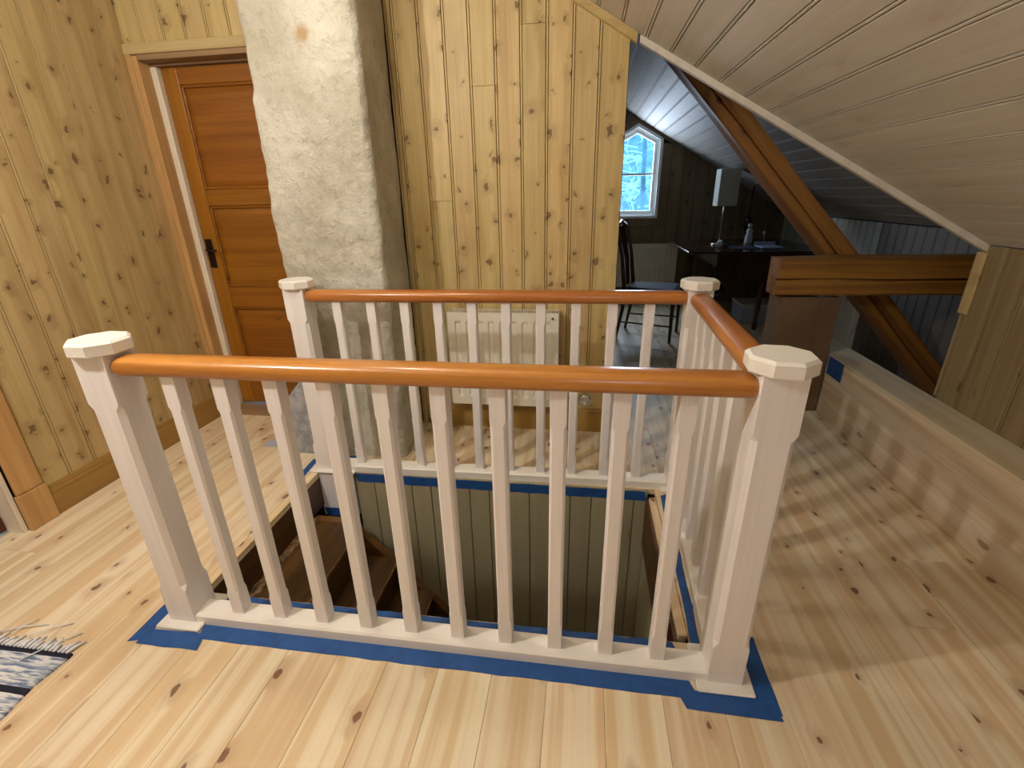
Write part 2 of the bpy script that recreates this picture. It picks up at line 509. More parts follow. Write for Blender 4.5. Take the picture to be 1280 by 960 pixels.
# ------------------------------------------------------------------ left wall
D2Y0, D2Y1, D2Z = -0.60, 0.31, 2.05         # second door opening in the left wall
wl = MB().box(WL - 0.12, WL - 0.016, D2Y1, WB + 0.3, 0.0, FLAT).box(WL - 0.12, WL - 0.016, YF, D2Y0, 0, FLAT).box(WL - 0.12, WL - 0.016, D2Y0, D2Y1, D2Z, FLAT)
wall_left = struct('wall_left', wl, 'backing')
bw = 0.124
me_full = bead_mesh(bw, 0.003, FLAT)
me_over = bead_mesh(bw, D2Z + 0.08, FLAT)
y = WB - 0.001 - bw
while y > YF:
    over = (y + bw > D2Y0 and y < D2Y1)
    if over and y + bw > D2Y1 + 0.001:
        w2 = y + bw - (D2Y1 + 0.02)
        if w2 > 0.02:
            put_board(bead_mesh(w2, 0.003, FLAT), 'wall_pine_left', wall_left, rotz(90, (WL, D2Y1 + 0.02, 0)))
    else:
        put_board(me_over if over else me_full, 'wall_pine_left', wall_left, rotz(90, (WL, y, 0)))
    y -= bw

# baseboard and casing on the left wall
def base_profile(d):   # (out from wall, z)
    return [(0, 0), (d, 0), (d, 0.118), (d - 0.004, 0.124), (d - 0.004, 0.132), (d - 0.011, 0.146), (0, 0.148)]
bb = MB()
bb.loft([[(WL + a, yy, z + 0.0) for a, z in base_profile(0.018)] for yy in (0.425, WB - 0.002)])
o = struct('baseboard_left', bb, 'base_y')

t = struct('trim_1', MB().box(WL + 0.0005, WL + 0.018, 0.315, 0.42, 0.178, D2Z + 0.1, 0.003), 'trim')
MB().box(WL + 0.0005, WL + 0.026, 0.308, 0.426, 0.0005, 0.176, 0.003).build('plinth_block', 'trim', t)
MB().box(WL + 0.0005, WL + 0.018, -0.71, -0.605, 0.178, D2Z + 0.1, 0.003).build('casing', 'trim', t)
MB().box(WL + 0.0005, WL + 0.018, -0.604, 0.314, D2Z, D2Z + 0.1, 0.003).build('casing', 'trim', t)
MB().box(WL - 0.12, WL - 0.0005, 0.29, 0.309, 0.0005, D2Z, 0.002).build('jamb', 'jamb', t)
MB().box(WL - 0.12, WL - 0.0005, -0.6, -0.581, 0.0005, D2Z, 0.002).build('jamb', 'jamb', t)
d2 = struct('door_2', MB().box(WL - 0.118, WL - 0.08, -0.578, 0.287, 0.012, 2.02, 0.003), 'oxblood')
MB().lathe(WL - 0.06, -0.5, [(0.006, 0)] * 0 + [(0.012, 1.0), (0.02, 1.01), (0.02, 1.03), (0.012, 1.04)], 12).build('knob', 'iron', d2, True)

# ------------------------------------------------------------------ back wall: door bay, panel behind the chimney, radiator panel
DX0, DX1, DZ = -1.045, -0.16, 2.05          # door opening
back = MB()
RX1 = 1.49
back.box(WL, DX0 - 0.0, WB + 0.016, WB + 0.06, 0, FLAT)
back.box(DX0, DX1 + 0.02, WB + 0.016, WB + 0.06, DZ + 0.05, FLAT)
back.box(DX1 + 0.02, X_FLAT, WB + 0.016, WB + 0.10, 0, FLAT)
back.prism([(X_FLAT, 0), (RX1, 0), (RX1, ceil_z(RX1)), (X_FLAT, FLAT)], 'Y', WB + 0.016, WB + 0.10)
back.box(X_FLAT - 0.1, RX1 + 0.06, WB + 0.06, WB + 0.10, FLAT - 0.45 + 0.1, 2.9)
wall_back = struct('wall_back', back, 'backing')
# boards over the door
for i in range(8):
    xx = WL - 0.010 + i * 0.1235
    if xx + 0.1235 < -0.06:
        put_board(bead_mesh(0.1235, DZ + 0.052, FLAT), 'wall_pine', wall_back, Matrix.Translation((xx, WB, 0)))
# radiator panel: joint positions measured on the photograph
edges = [0.337, 0.372, 0.494, 0.6165, 0.739, 0.8615, 0.984, 1.1065, 1.229, 1.3515, 1.489]
butts = {4: 1.833, 3: None, 6: 2.068, 2: 1.318}
for i in range(len(edges) - 1):
    a, w = edges[i], edges[i + 1] - edges[i]
    top = (lambda x, a=a: min(FLAT, ceil_z(a + x)) - 0.002)
    cut = butts.get(i)
    mx = Matrix.Translation((a, WB, 0))
    if w < 0.03:
        MBx = MB().loft([[(0.001, 0, 0.003), (w, 0, 0.003), (w, 0.014, 0.003), (0.001, 0.014, 0.003)], [(0.001, 0, top(0)), (w, 0, top(w)), (w, 0.014, top(w)), (0.001, 0.014, top(0))]])
        put_board(MBx.mesh('board'), 'wall_pine', wall_back, mx)
    elif cut:
        put_board(bead_mesh(w, 0.003, cut - 0.0008), 'wall_pine', wall_back, mx)
        put_board(bead_mesh(w, cut + 0.0008, top), 'wall_pine', wall_back, mx)
    else:
        put_board(bead_mesh(w, 0.003, top), 'wall_pine', wall_back, mx)
# baseboard
bb = MB()
bb.loft([[(xx, WB - a, z) for a, z in base_profile(0.018)] for xx in (0.40, 1.486)])
struct('baseboard_back', bb, 'base')
# cornice strip along the sloping top of the panel
cs = MB()
n = Vector((-SL, 0, -1)).normalized()
for (xx) in (X_FLAT + 0.01, 1.517):
    pass
ring = []
for xx in (X_FLAT + 0.01, 1.517):
    p = Vector((xx, 0, ceil_z(xx) - 0.0015))
    ring.append([(p.x, WB - 0.001, p.z), (p.x, WB - 0.03, p.z), (p.x, WB - 0.03, p.z - 0.012), (p.x, WB - 0.016, p.z - 0.034), (p.x, WB - 0.001, p.z - 0.038)])
cs.loft(ring)
struct('trim_2', cs, 'trim_x')

# door frame and door in the corner bay
df = struct('trim_3', MB().box(WL + 0.002, DX0, WB - 0.02, WB + 0.015, 0.0005, DZ + 0.05, 0.003), 'trim')
MB().box(WL + 0.002, -0.115, WB - 0.022, WB + 0.015, DZ + 0.004, DZ + 0.052, 0.003).build('head_casing', 'trim_x', df)
MB().box(DX0, DX0 + 0.030, WB - 0.016, WB + 0.06, 0.045, DZ, 0.003).build('jamb', 'trim', df)
MB().box(DX0 + 0.001, DX0 + 0.062, WB + 0.0605, WB + 0.13, 0.045, DZ - 0.035, 0.003).build('jamb', 'jamb', df)
MB().box(DX0 + 0.031, -0.12, WB - 0.016, WB + 0.06, DZ - 0.022, DZ + 0.003, 0.002).build('head_lining', 'soffit', df)
MB().box(DX0 + 0.001, -0.12, WB + 0.0605, WB + 0.13, DZ - 0.034, DZ + 0.003, 0.002).build('head_lining', 'soffit', df)
MB().box(DX0 - 0.0, -0.12, WB - 0.012, WB + 0.13, 0.0005, 0.044, 0.004).build('threshold', 'soffit', df)
YD = WB + 0.085
d1 = struct('door_1', MB().box(-0.98, -0.14, YD + 0.024, YD + 0.034, 0.06, DZ - 0.04), 'door')
dxL, dxR = -0.98, -0.14
MB().box(dxL, dxL + 0.092, YD, YD + 0.04, 0.056, DZ - 0.036, 0.004).build('stile', 'door_v', d1)
MB().box(dxR - 0.092, dxR, YD, YD + 0.04, 0.056, DZ - 0.036, 0.004).build('stile', 'door_v', d1)
rails_z = [(1.93, DZ - 0.036), (1.315, 1.405), (0.715, 0.84), (0.056, 0.24)]
for a, c in rails_z:
    MB().box(dxL + 0.0925, dxR - 0.0925, YD + 0.001, YD + 0.039, a, c, 0.004).build('rail', 'door', d1)
for a, c in ((0.24, 0.715), (0.84, 1.315), (1.405, 1.93)):
    x0, x1 = dxL + 0.0925, dxR - 0.0925
    mb = MB()
    mb.loft([[(x0, YD + 0.020, a), (x1, YD + 0.020, a), (x1, YD + 0.020, c), (x0, YD + 0.020, c)],
             [(x0 + 0.045, YD + 0.010, a + 0.045), (x1 - 0.045, YD + 0.010, a + 0.045), (x1 - 0.045, YD + 0.010, c - 0.045), (x0 + 0.045, YD + 0.010, c - 0.045)]])
    mb.build('panel', 'door', d1)
    mb = MB()
    for (p, q, r0, r1) in ((x0, x1, a, a + 0.014), (x0, x1, c - 0.014, c), (x0, x0 + 0.014, a, c), (x1 - 0.014, x1, a, c)):
        mb.box(p, q, YD + 0.004, YD + 0.02, r0, r1, 0.004)
    mb.build('panel_moulding', 'door', d1)
hp = MB().box(-0.965, -0.92, YD - 0.005, YD - 0.0005, 0.96, 1.13, 0.002).build('handle_plate', 'iron', d1)
MB().tube([(-0.943, YD - 0.004, 1.068), (-0.943, YD - 0.035, 1.068), (-0.93, YD - 0.042, 1.068), (-0.87, YD - 0.042, 1.066)], [0.008, 0.008, 0.008, 0.006], 8).build('handle', 'iron', hp, True)

# ------------------------------------------------------------------ ceiling: slope of separate boards and the flat above
th = math.atan(SL)
Sx = Vector((-math.cos(th), 0, math.sin(th)))       # up the slope
Yn = Vector((math.sin(th), 0, math.cos(th)))        # out of the room
def slope_mx(x_eave, z_eave, y0):
    mm = Matrix((Sx, Yn, Vector((0, 1, 0)))).transposed().to_4x4()
    mm.translation = Vector((x_eave, y0, z_eave))
    return mm
cl = MB()
off = Yn * 0.016
def sl_slab(x0, x1, zf, y0, y1, thick=0.12):
    a = Vector((x0, 0, zf(x0))) + off; c = Vector((x1, 0, zf(x1))) + off
    a2, c2 = a + Yn * thick, c + Yn * thick
    return [[(p.x, yy, p.z) for p in (a, c, c2, a2)] for yy in (y0, y1)]
def slab_pts(y0, y1f):
    a = Vector((X_FLAT, 0, ceil_z(X_FLAT))) + off; c = Vector((1.528, 0, ceil_z(1.528))) + off; e = Vector((WR + 0.03, 0, ceil_z(WR + 0.03))) + off
    up = Yn * 0.12
    P = [a, c, e, e + up, c + up, a + up]
    return [[(p.x, y0, p.z) for p in P], [(p.x, y1f(p.x), p.z) for p in P]]
cl.loft(slab_pts(YF, lambda x: ye(x) + 0.004))
cl.box(WL, X_FLAT + 0.1, YF, WB + 0.02, FLAT + 0.012, FLAT + 0.14)
ceiling = struct('ceiling', cl, 'backing')
cbw = 0.1255
length = (WR - X_FLAT) / math.cos(th)
nb = int(length / cbw) + 1
start = Vector((2.131, 0, ceil_z(2.131)))
# phase so that a groove falls where the photograph has one
s_eave = (WR - 2.10) / math.cos(th)
ph = s_eave % cbw
me_c = bead_mesh(cbw, 0.0, WB - YF - 0.003)
s = ph - cbw
while s < length + 0.02:
    a, w = s, cbw
    if a < 0:
        w = cbw + a; a = 0
    p = Vector((WR, 0, ceil_z(WR))) + Sx * a
    me = bead_mesh(w, 0, lambda q, px=p.x: ye(px - math.cos(th) * q) - YF - 0.003) if w > 0.03 else None
    if me:
        put_board(me, 'ceil', ceiling, slope_mx(p.x, p.z, YF + 0.001))
    s += cbw
fb = 0.125
xx = X_FLAT - fb - 0.004
while xx > WL:
    mm = Matrix(((1, 0, 0), (0, 0, 1), (0, -1, 0))).to_4x4()
    mm = Matrix((Vector((-1, 0, 0)), Vector((0, 0, 1)), Vector((0, 1, 0)))).transposed().to_4x4()
    mm.translation = Vector((xx + fb, YF + 0.001, FLAT - 0.003))
    put_board(me_c, 'ceil', ceiling, mm)
    xx -= fb

# edge strip where the lined ceiling stops
def strip_along_slope(name, x0, x1, dz0, dz1, y0, y1, mat):
    mb = MB()
    mb.loft([[(xx, ye(xx) + y0, ceil_z(xx) + dz0), (xx, ye(xx) + y1, ceil_z(xx) + dz0), (xx, ye(xx) + y1, ceil_z(xx) + dz1), (xx, ye(xx) + y0, ceil_z(xx) + dz1)] for xx in (x0, x1)])
    return struct(name, mb, mat)
strip_along_slope('trim_4', 1.53, WR + 0.012, -0.030, -0.001, -0.020, 0.010, 'ceil')
strip_along_slope('trim_5', 1.53, WR + 0.13, -0.004, 0.50, 0.0105, 0.028, 'ceil')

# ------------------------------------------------------------------ outer (eave) wall with boxed ledge
wr = MB().box(WR + 0.016, WR + 0.10, YF, YE, 0, ceil_z(WR) - 0.06)
wall_right = struct('wall_right', wr, 'backing')
me_r = bead_mesh(0.124, 0.003, ceil_z(WR) - 0.004)
y = YE - 0.002
while y > YF + 0.1:
    put_board(me_r, 'eave_wall', wall_right, rotz(-90, (WR, y, 0)))
    y -= 0.124
t = struct('trim_6', MB().box(WR - 0.012, WR - 0.0005, YE - 0.034, YE + 0.02, 0.80, ceil_z(WR) - 0.032, 0.003).box(WR, WR + 0.04, YE + 0.0005, YE + 0.02, 0.80, ceil_z(WR) - 0.035, 0.003), 'wall_pine_left')
MB().box(WR - 0.002, WR + 0.1, YE + 0.0005, YE + 0.014, 0.395, 0.798, 0.002).build('end_board', 'eave_wall', t)

led = empty('boxed_ledge', (LX, 0.2, 0), 'low whitewashed boxed ledge running along the foot of the eave wall', 'ledge')
LE, LH = 2.42, 0.388
for k in range(3):
    MB().box(LX, LX + 0.018, YF + 0.01, LE, 0.003 + k * 0.1225, 0.1245 + k * 0.1225, 0.0015).build('face_board', 'ledge', led)
MB().box(LX - 0.003, WR - 0.001, YF + 0.01, LE, 0.3695, LH, 0.003).build('top_board', 'ledge_top', led)
MB().box(WR - 0.02, WR - 0.002, YE + 0.03, LE, 0.003, 0.369).build('back_board', 'dark_wall', led)
MB().box(LX + 0.0185, WR - 0.021, LE - 0.018, LE, 0.003, 0.369).build('end_board', 'dark_wall', led)

# ------------------------------------------------------------------ stairwell
wf = MB().box(-0.6, HX1 + 0.1, HY1 + 0.036, HY1 + 0.08, -2.6, -0.03)
wall_well = struct('wall_stairwell', wf, 'backing')
x = 0.155
me_w = bead_mesh(0.103, -2.598, -0.001, g=0.005, bead=False)
while x < HX1 - 0.01:
    w = min(0.103, HX1 - x)
    put_board(me_w if w > 0.1029 else bead_mesh(w, -2.598, -0.001, g=0.005, bead=False), 'well', wall_well, Matrix.Translation((x, HY1 + 0.0215, 0)))
    x += 0.103
struct('wall_well_right', MB().box(HX1, HX1 + 0.06, HY0 - 0.1, HY1 + 0.034, -2.6, -0.205), 'well')
struct('wall_well_front', MB().box(-0.6, HX1, HY0 - 0.06, HY0 - 0.01, -2.6, -0.205), 'well')
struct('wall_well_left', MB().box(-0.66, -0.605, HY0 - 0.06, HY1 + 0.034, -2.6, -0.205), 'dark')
struct('floor_below', MB().box(-0.66, HX1 + 0.06, HY0 - 0.06, HY1 + 0.034, -2.66, -2.605), 'deep')
# lining of the opening under the planks
ln = struct('trim_7', MB().box(HX0 - 0.019, HX0, HY0, HY1 + 0.0, -0.2, -0.029), 'stair')
MB().box(HX0 + 0.0005, HX1, HY0 - 0.0035, HY0 + 0.012, -0.2, -0.0295).build('lining_board', 'stair', ln)
MB().box(HX1 + 0.0, HX1 + 0.0315, HY0 + 0.04, HY1 - 0.01, -0.05, -0.012, 0.004).build('cover_strip', 'floor', ln)
MB().box(HX1 - 0.012, HX1 - 0.0005, HY0 + 0.02, HY1 - 0.002, -0.30, -0.03, 0.002).build('lining_board', 'stair', ln)

st = empty('staircase', (0.3, 0.5, -2.6), 'steep dark brown wooden stair going down through the opening', 'staircase')
RISE, RUN = 0.20, 0.174
for i in range(12):
    z = -0.200 - i * RISE
    nx = 0.238 + i * RUN
    if nx > HX1 - 0.02 or z < -2.55:
        break
    bx = nx - RUN - 0.055 if i else -0.03
    MB().box(max(bx, HX0 + 0.003), nx, HY0 + 0.03, 0.768, z - 0.032, z, 0.004).build('tread', 'stair', st)
    MB().box(nx + 0.0003, nx + 0.005, HY0 + 0.032, 0.764, z - 0.02, z - 0.0005, 0.002).build('nosing', 'nosing', st)
    MB().box(nx - 0.035, nx - 0.017, HY0 + 0.03, 0.766, z - RISE + 0.001, z - 0.033).build('riser', 'stair', st)
def stringer(y0, y1):
    k = RISE / RUN
    a = [(-0.03, -0.205), (0.04, -0.205), (0.17, -0.205), (1.62, -0.205 - 1.45 * k), (1.62, -0.205 - 1.45 * k - 0.30), (-0.03, -0.36)]
    MB().prism(a, 'Y', y0, y1).build('stringer', 'stringer', st)
stringer(0.772, 0.815)
stringer(HY0 + 0.013, HY0 + 0.029)
rb = MB()
pts = [(HX0 + 0.03 + random.uniform(-0.010, 0.006), HY0 + 0.05 + k * 0.0245) for k in range(27)]
rings = []
for px, py in pts:
    w = random.uniform(0.002, 0.012)
    h = random.uniform(0.004, 0.012)
    rings.append([(HX0 + 0.003, py, -0.1995), (px + w, py, -0.1995), (px + w * 0.7, py, -0.1995 + h), (HX0 + 0.003, py, -0.1995 + h * 1.4)])
rb.loft(rings)
rb.build('splintered_edge', 'rough', st)

# ------------------------------------------------------------------ chimney breast
def chimney():
    bm = bmesh.new()
    NZ, n = 220, 100
    zs = [i * (FLAT - 0.004) / (NZ - 1) + 0.001 for i in range(NZ)]
    xr, yf, yb = 0.378, 1.10, 1.533
    def left(z):
        return -0.145 - 0.010 * math.sin(max(z, 0.55) * 2.2)
        if z > 0.42: return -0.155 - 0.02 * (0.55 - z) / 0.13
        if z > 0.2: return -0.175 - 0.15 * (0.42 - z) / 0.22
        return -0.325 - 0.02 * (0.2 - z) / 0.2
    rings = []
    for z in zs:
        xl = left(z)
        w, dp, r = xr - xl, yb - yf, 0.035
        per = []
        seg = [((xl, yb), (xl, yf + r)), ((xl + r, yf), (xr - r, yf)), ((xr, yf + r), (xr - 0.012, yb))]
        P = []
        for k in range(26): P.append(Vector((xl, yb + (yf + r - yb) * k / 26)))
        for k in range(6):
            a = math.pi + (math.pi / 2) * k / 6
            P.append(Vector((xl + r + r * math.cos(a), yf + r + r * math.sin(a))))
        for k in range(40): P.append(Vector((xl + r + (w - 2 * r) * k / 40, yf)))
        for k in range(6):
            a = -math.pi / 2 + (math.pi / 2) * k / 6
            P.append(Vector((xr - r + r * math.cos(a), yf + r + r * math.sin(a))))
        for k in range(27): P.append(Vector((xr - 0.046 * k / 26, yf + r + (yb - yf - r) * k / 26)))
        ring = []
        for p in P:
            q = Vector((p.x, p.y, z))
            dsp = 0.016 * (noise.noise(q * 3.1) ) + 0.009 * noise.noise(q * 11) + 0.006 * noise.noise(Vector((q.x * 38, q.y * 38, q.z * 22)))
            c = Vector(((xl + xr) / 2, yb, 0))
            dirv = Vector((p.x - c.x, p.y - c.y, 0))
            if abs(p.x - xl) < 1e-4: dirv = Vector((-1, 0, 0))
            elif abs(p.y - yf) < 1e-4: dirv = Vector((0, -1, 0))
            elif p.y > yf + r: dirv = Vector((1, 0, 0))
            dirv.normalize()
            k = min(1, (yb - p.y) / 0.05 + 0.35)
            v = q + dirv * dsp * k
            v.y = min(v.y, yb)
            ring.append(v)
        rings.append(ring)
    mb = MB().loft([[v[:] for v in r] for r in rings])
    o = mb.build('chimney_breast', 'plaster')
    smooth_angle(o, 50)
    fl, N = MB(), 16
    rings = []
    for i in range(N + 1):
        z = 0.001 + 0.449 * i / N
        f = min(1, max(0, (0.45 - z) / 0.20))
        xl = -0.150 - 0.185 * f ** 0.8
        ring = []
        for k in range(13):
            px = xl + (-0.13 - xl) * k / 12
            ring.append((px, 1.082 + 0.03 * (1 - k / 12) ** 2 + 0.010 * noise.noise(Vector((px * 9, z * 9, 2))) + 0.012 * i / N, z))
        ring += [(-0.13, 1.30, z), (xl, 1.30, z)]
        rings.append(ring)
    c = fl.loft(rings).build('cement_foot', 'cement', o)
    c['label'] = 'grey cement flare'
    return tag(o, 'rough lime-plastered chimney breast between the orange door and the panelled wall', 'chimney')
chimney()
tag(MB().box(-0.52, -0.345, 1.135, 1.22, 0.0006, 0.004, 0.001).build('hearth_sheet', 'sheet'), 'thin pale grey metal sheet lying on the floor beside the chimney foot', 'hearth plate')

# ------------------------------------------------------------------ stair railing
PFL, PFR, PBL, PBR = (0.0, 0.0), (1.757, 0.0), (0.0, 0.970), (1.795, 0.998)
rail = empty('stair_railing', (0.88, 0.5, 0), 'white stair railing with octagonal post caps and varnished orange handrails around the opening', 'railing')
def sqring(cx, cy, h, c, z):
    c = max(c, 0.0012)
    return [(cx - h + c, cy - h, z), (cx + h - c, cy - h, z), (cx + h, cy - h + c, z), (cx + h, cy + h - c, z),
            (cx + h - c, cy + h, z), (cx - h + c, cy + h, z), (cx - h, cy + h - c, z), (cx - h, cy - h + c, z)]
def post_part(px, py, rot, plinth=None):
    h = 0.049
    rings = [sqring(px, py, h, 0, 0.006), sqring(px, py, h, 0, 0.145), sqring(px, py, h, 0.014, 0.165), sqring(px, py, h, 0.014, 0.80), sqring(px, py, h, 0, 0.82), sqring(px, py, h, 0, 0.962)]
    o = MB().loft(rings).build('newel_post', 'white', rail)
    oc = 0.0715
    R = oc / math.cos(math.pi / 8)
    def ring(rr, z): return [(px + rr * math.cos(math.pi / 8 + k * math.pi / 4 + rot), py + rr * math.sin(math.pi / 8 + k * math.pi / 4 + rot), z) for k in range(8)]
    MB().loft([ring(R - 0.003, 0.9615), ring(R, 0.965), ring(R, 0.993), ring(R - 0.008, 1.0)]).build('cap', 'cap', o)
    p = plinth or (px - 0.08, px + 0.08, py - 0.08, py + 0.08)
    MB().box(p[0], p[1], p[2], p[3], 0.001, 0.012, 0.004).build('plinth', 'cap', o)
    return o
post_part(*PFL, 0.0)
post_part(*PFR, math.radians(-6))
bl = post_part(*PBL, 0.0, (-0.08, 0.165, 0.895, 1.05))
MB().box(-0.045, 0.148, 0.905, 0.9405, -0.27, 0.0005, 0.003).build('lower_post', 'white', bl)
post_part(*PBR, math.radians(4))

def hrail(p, q, trimv=0.049):
    a, c = Vector((p[0], p[1], 0)), Vector((q[0], q[1], 0))
    d = (c - a).normalized()
    s = Vector((d.y, -d.x, 0))
    a = a + d * trimv; c = c - d * trimv
    L = (c - a).length
    stations = [(0, 0.72), (0.004, 0.86), (0.012, 0.97), (0.022, 1.0)] + [(L * k / 8, 1.0) for k in range(1, 8)] + [(L - 0.022, 1.0), (L - 0.012, 0.97), (L - 0.004, 0.86), (L, 0.72)]
    rings = []
    n = 20
    for t_, sc in stations:
        ring = []
        for k in range(n):
            an = 2 * math.pi * k / n
            u = math.copysign(abs(math.cos(an)) ** 0.75, math.cos(an)) * 0.041 * (0.6 + 0.4 * sc)
            v = math.copysign(abs(math.sin(an)) ** 0.75, math.sin(an)) * 0.028 * sc
            ring.append(a + d * t_ + s * u + Vector((0, 0, 0.924 + v)))
        rings.append(ring)
    o = MB().loft([[v[:] for v in r] for r in rings]).build('handrail', 'rail' if abs(d.x) > 0.5 else 'rail_y', rail)
    smooth_angle(o, 45)
hrail(PFL, PFR)
hrail(PBL, PBR)
hrail(PFR, PBR)

BALH = 0.021
def bal_mesh():
    rings = [sqring(0, 0, BALH, 0, 0.0), sqring(0, 0, BALH, 0, 0.085), sqring(0, 0, BALH, 0.0065, 0.098), sqring(0, 0, BALH, 0.0065, 0.755), sqring(0, 0, BALH, 0, 0.768), sqring(0, 0, BALH, 0, 0.862)]
    return MB().loft(rings).mesh('baluster')
me_b = bal_mesh()
def balusters(pts, ang=0):
    for i, (bx, by) in enumerate(pts):
        o = link('baluster', me_b, 'white', rail)
        o.matrix_parent_inverse = rail.matrix_basis.inverted()
        o.location = (bx, by, 0.0405)
        o.rotation_euler = (0, 0, ang)
def brail(p, q, wf, wb, off0=0.0495, z1=0.041, mat='white_x'):
    a, c = Vector((p[0], p[1], 0)), Vector((q[0], q[1], 0))
    d = (c - a).normalized(); s = Vector((d.y, -d.x, 0))
    a, c = a + d * off0, c - d * off0
    def ring(o_, z0=0.0005):
        P = [(wf, z0), (wf, z1 - 0.006), (wf - 0.006, z1), (-wb + 0.006, z1), (-wb, z1 - 0.006), (-wb, z0)]
        return [(o_ + s * u + Vector((0, 0, v)))[:] for u, v in P]
    n1, n2 = a + d * 0.032, c - d * 0.032
    MB().loft([ring(a, 0.0125), ring(n1, 0.0125), ring(n1 + d * 0.0005), ring(n2 - d * 0.0005), ring(n2, 0.0125), ring(c, 0.0125)]).build('bottom_rail', mat, rail)
brail(PFL, PFR, 0.046, 0.031)
brail(PBL, PBR, 0.047, 0.034)
brail(PFR, PBR, 0.036, 0.036)
balusters([(0.195 + (1.5685 - 0.195) * i / 9, 0.0) for i in range(10)])
def lerp(p, q, t_): return (p[0] + (q[0] - p[0]) * t_, p[1] + (q[1] - p[1]) * t_)
bxs = [0.187, 0.352, 0.512, 0.668, 0.824, 0.978, 1.134, 1.288, 1.444, 1.600]
balusters([(v, PBL[1] + (PBR[1] - PBL[1]) * v / PBR[0]) for v in bxs], math.atan2(PBR[1] - PBL[1], PBR[0]))
balusters([lerp(PFR, PBR, (0.13 + 0.148 * i) / 1.03) for i in range(6)], math.atan2(-(PBR[0] - PFR[0]), PBR[1]))

# ------------------------------------------------------------------ blue masking tape
def tape(label, p, q, w, z=0.0008, jag=0.012, vertical=None):
    """strip from p to q on the floor (w to the left of the direction), torn ends and a wavering edge"""
    a, c = Vector((p[0], p[1], 0)), Vector((q[0], q[1], 0))
    d = (c - a).normalized()
    s = Vector((-d.y, d.x, 0))
    if vertical:
        s = Vector((0, 0, 1))
    L = (c - a).length
    nn = max(3, int(L / 0.05))
    up = Vector((0, 0, 1)) if not vertical else Vector((0, -1, 0))
    b0, b1, t0, t1 = [], [], [], []
    for k in range(nn + 1):
        f = L * k / nn
        e0 = random.uniform(-0.002, 0.002)
        e1 = random.uniform(-0.002, 0.002)
        f0 = f1 = f
        if k == 0: f0, f1 = random.uniform(0, jag), -random.uniform(0, jag)
        if k == nn: f0, f1 = L + random.uniform(0, jag), L - random.uniform(0, jag)
        base = a + Vector((0, 0, z))
        b0.append(base + d * f0 + s * e0); b1.append(base + d * f1 + s * (w + e1))
    rings = [[x0, x1, x1 + up * 0.0006, x0 + up * 0.0006] for x0, x1 in zip(b0, b1)]
    o = MB().loft([[v[:] for v in r] for r in rings]).build('masking_tape', 'tape')
    return tag(o, label, 'tape', 'blue masking tape around the railing')
tape('long blue tape strip on the planks in front of the railing with ten balusters', (0.085, -0.100), (1.67, -0.100), 0.056)
tape('short blue tape strip in front of the post at the open stair side', (-0.10, -0.143), (0.115, -0.140), 0.060, 0.0016)
tape('blue tape strip on the outer side of the post nearest the rag rug', (-0.082, -0.125), (-0.082, 0.10), 0.052, 0.0008, 0.02)
tape('short blue tape strip in front of the post next to the boxed ledge side', (1.62, -0.130), (1.885, -0.134), 0.056, 0.0016, 0.02)
tape('blue tape strip along the ledge-facing side of the front post', (1.892, -0.12), (1.892, 0.125), 0.056, 0.0008, 0.02)
tape('blue tape strip on the stair side of the long front bottom rail', (0.03, 0.0315), (1.64, 0.0315), 0.052, 0.0008)
tape('blue tape strip between the side bottom rail and the bare wood strip', (1.721, 0.075), (1.742, 0.90), 0.030, 0.0008)
tape('blue tape strip on the ledge-facing edge of the side bottom rail', (1.85, 0.13), (1.875, 0.91), 0.050, 0.0008)
tape('short blue tape strip beside the post nearest the chimney', (-0.088, 0.85), (-0.1, 1.04), 0.036, 0.0008, 0.02)
tape('short blue tape strip on the planks between the back bottom rail and the chimney foot', (-0.02, 1.055), (0.13, 1.055), 0.034, 0.0008, 0.01)
tape('short blue tape strip at the post nearest the far room', (1.64, 1.045), (1.71, 1.047), 0.03, 0.0008, 0.01)
o = tape('blue tape strip under the bottom rail above the grey stairwell boards', (0.165, 0.9255), (1.652, 0.9255), 0.05, -0.056, 0.01, True)
o = tape('blue tape strip hanging on the dark corner below the post nearest the chimney', (-0.03, 0.9035), (0.15, 0.9035), 0.05, -0.27, 0.02, True)
mb = MB().box(LX - 0.0045, LX - 0.0035, 1.77, 1.945, 0.27, 0.382)
tag(mb.build('masking_tape', 'tape'), 'blue tape patch on the ledge face beside the boxed post', 'tape', 'blue masking tape around the railing')

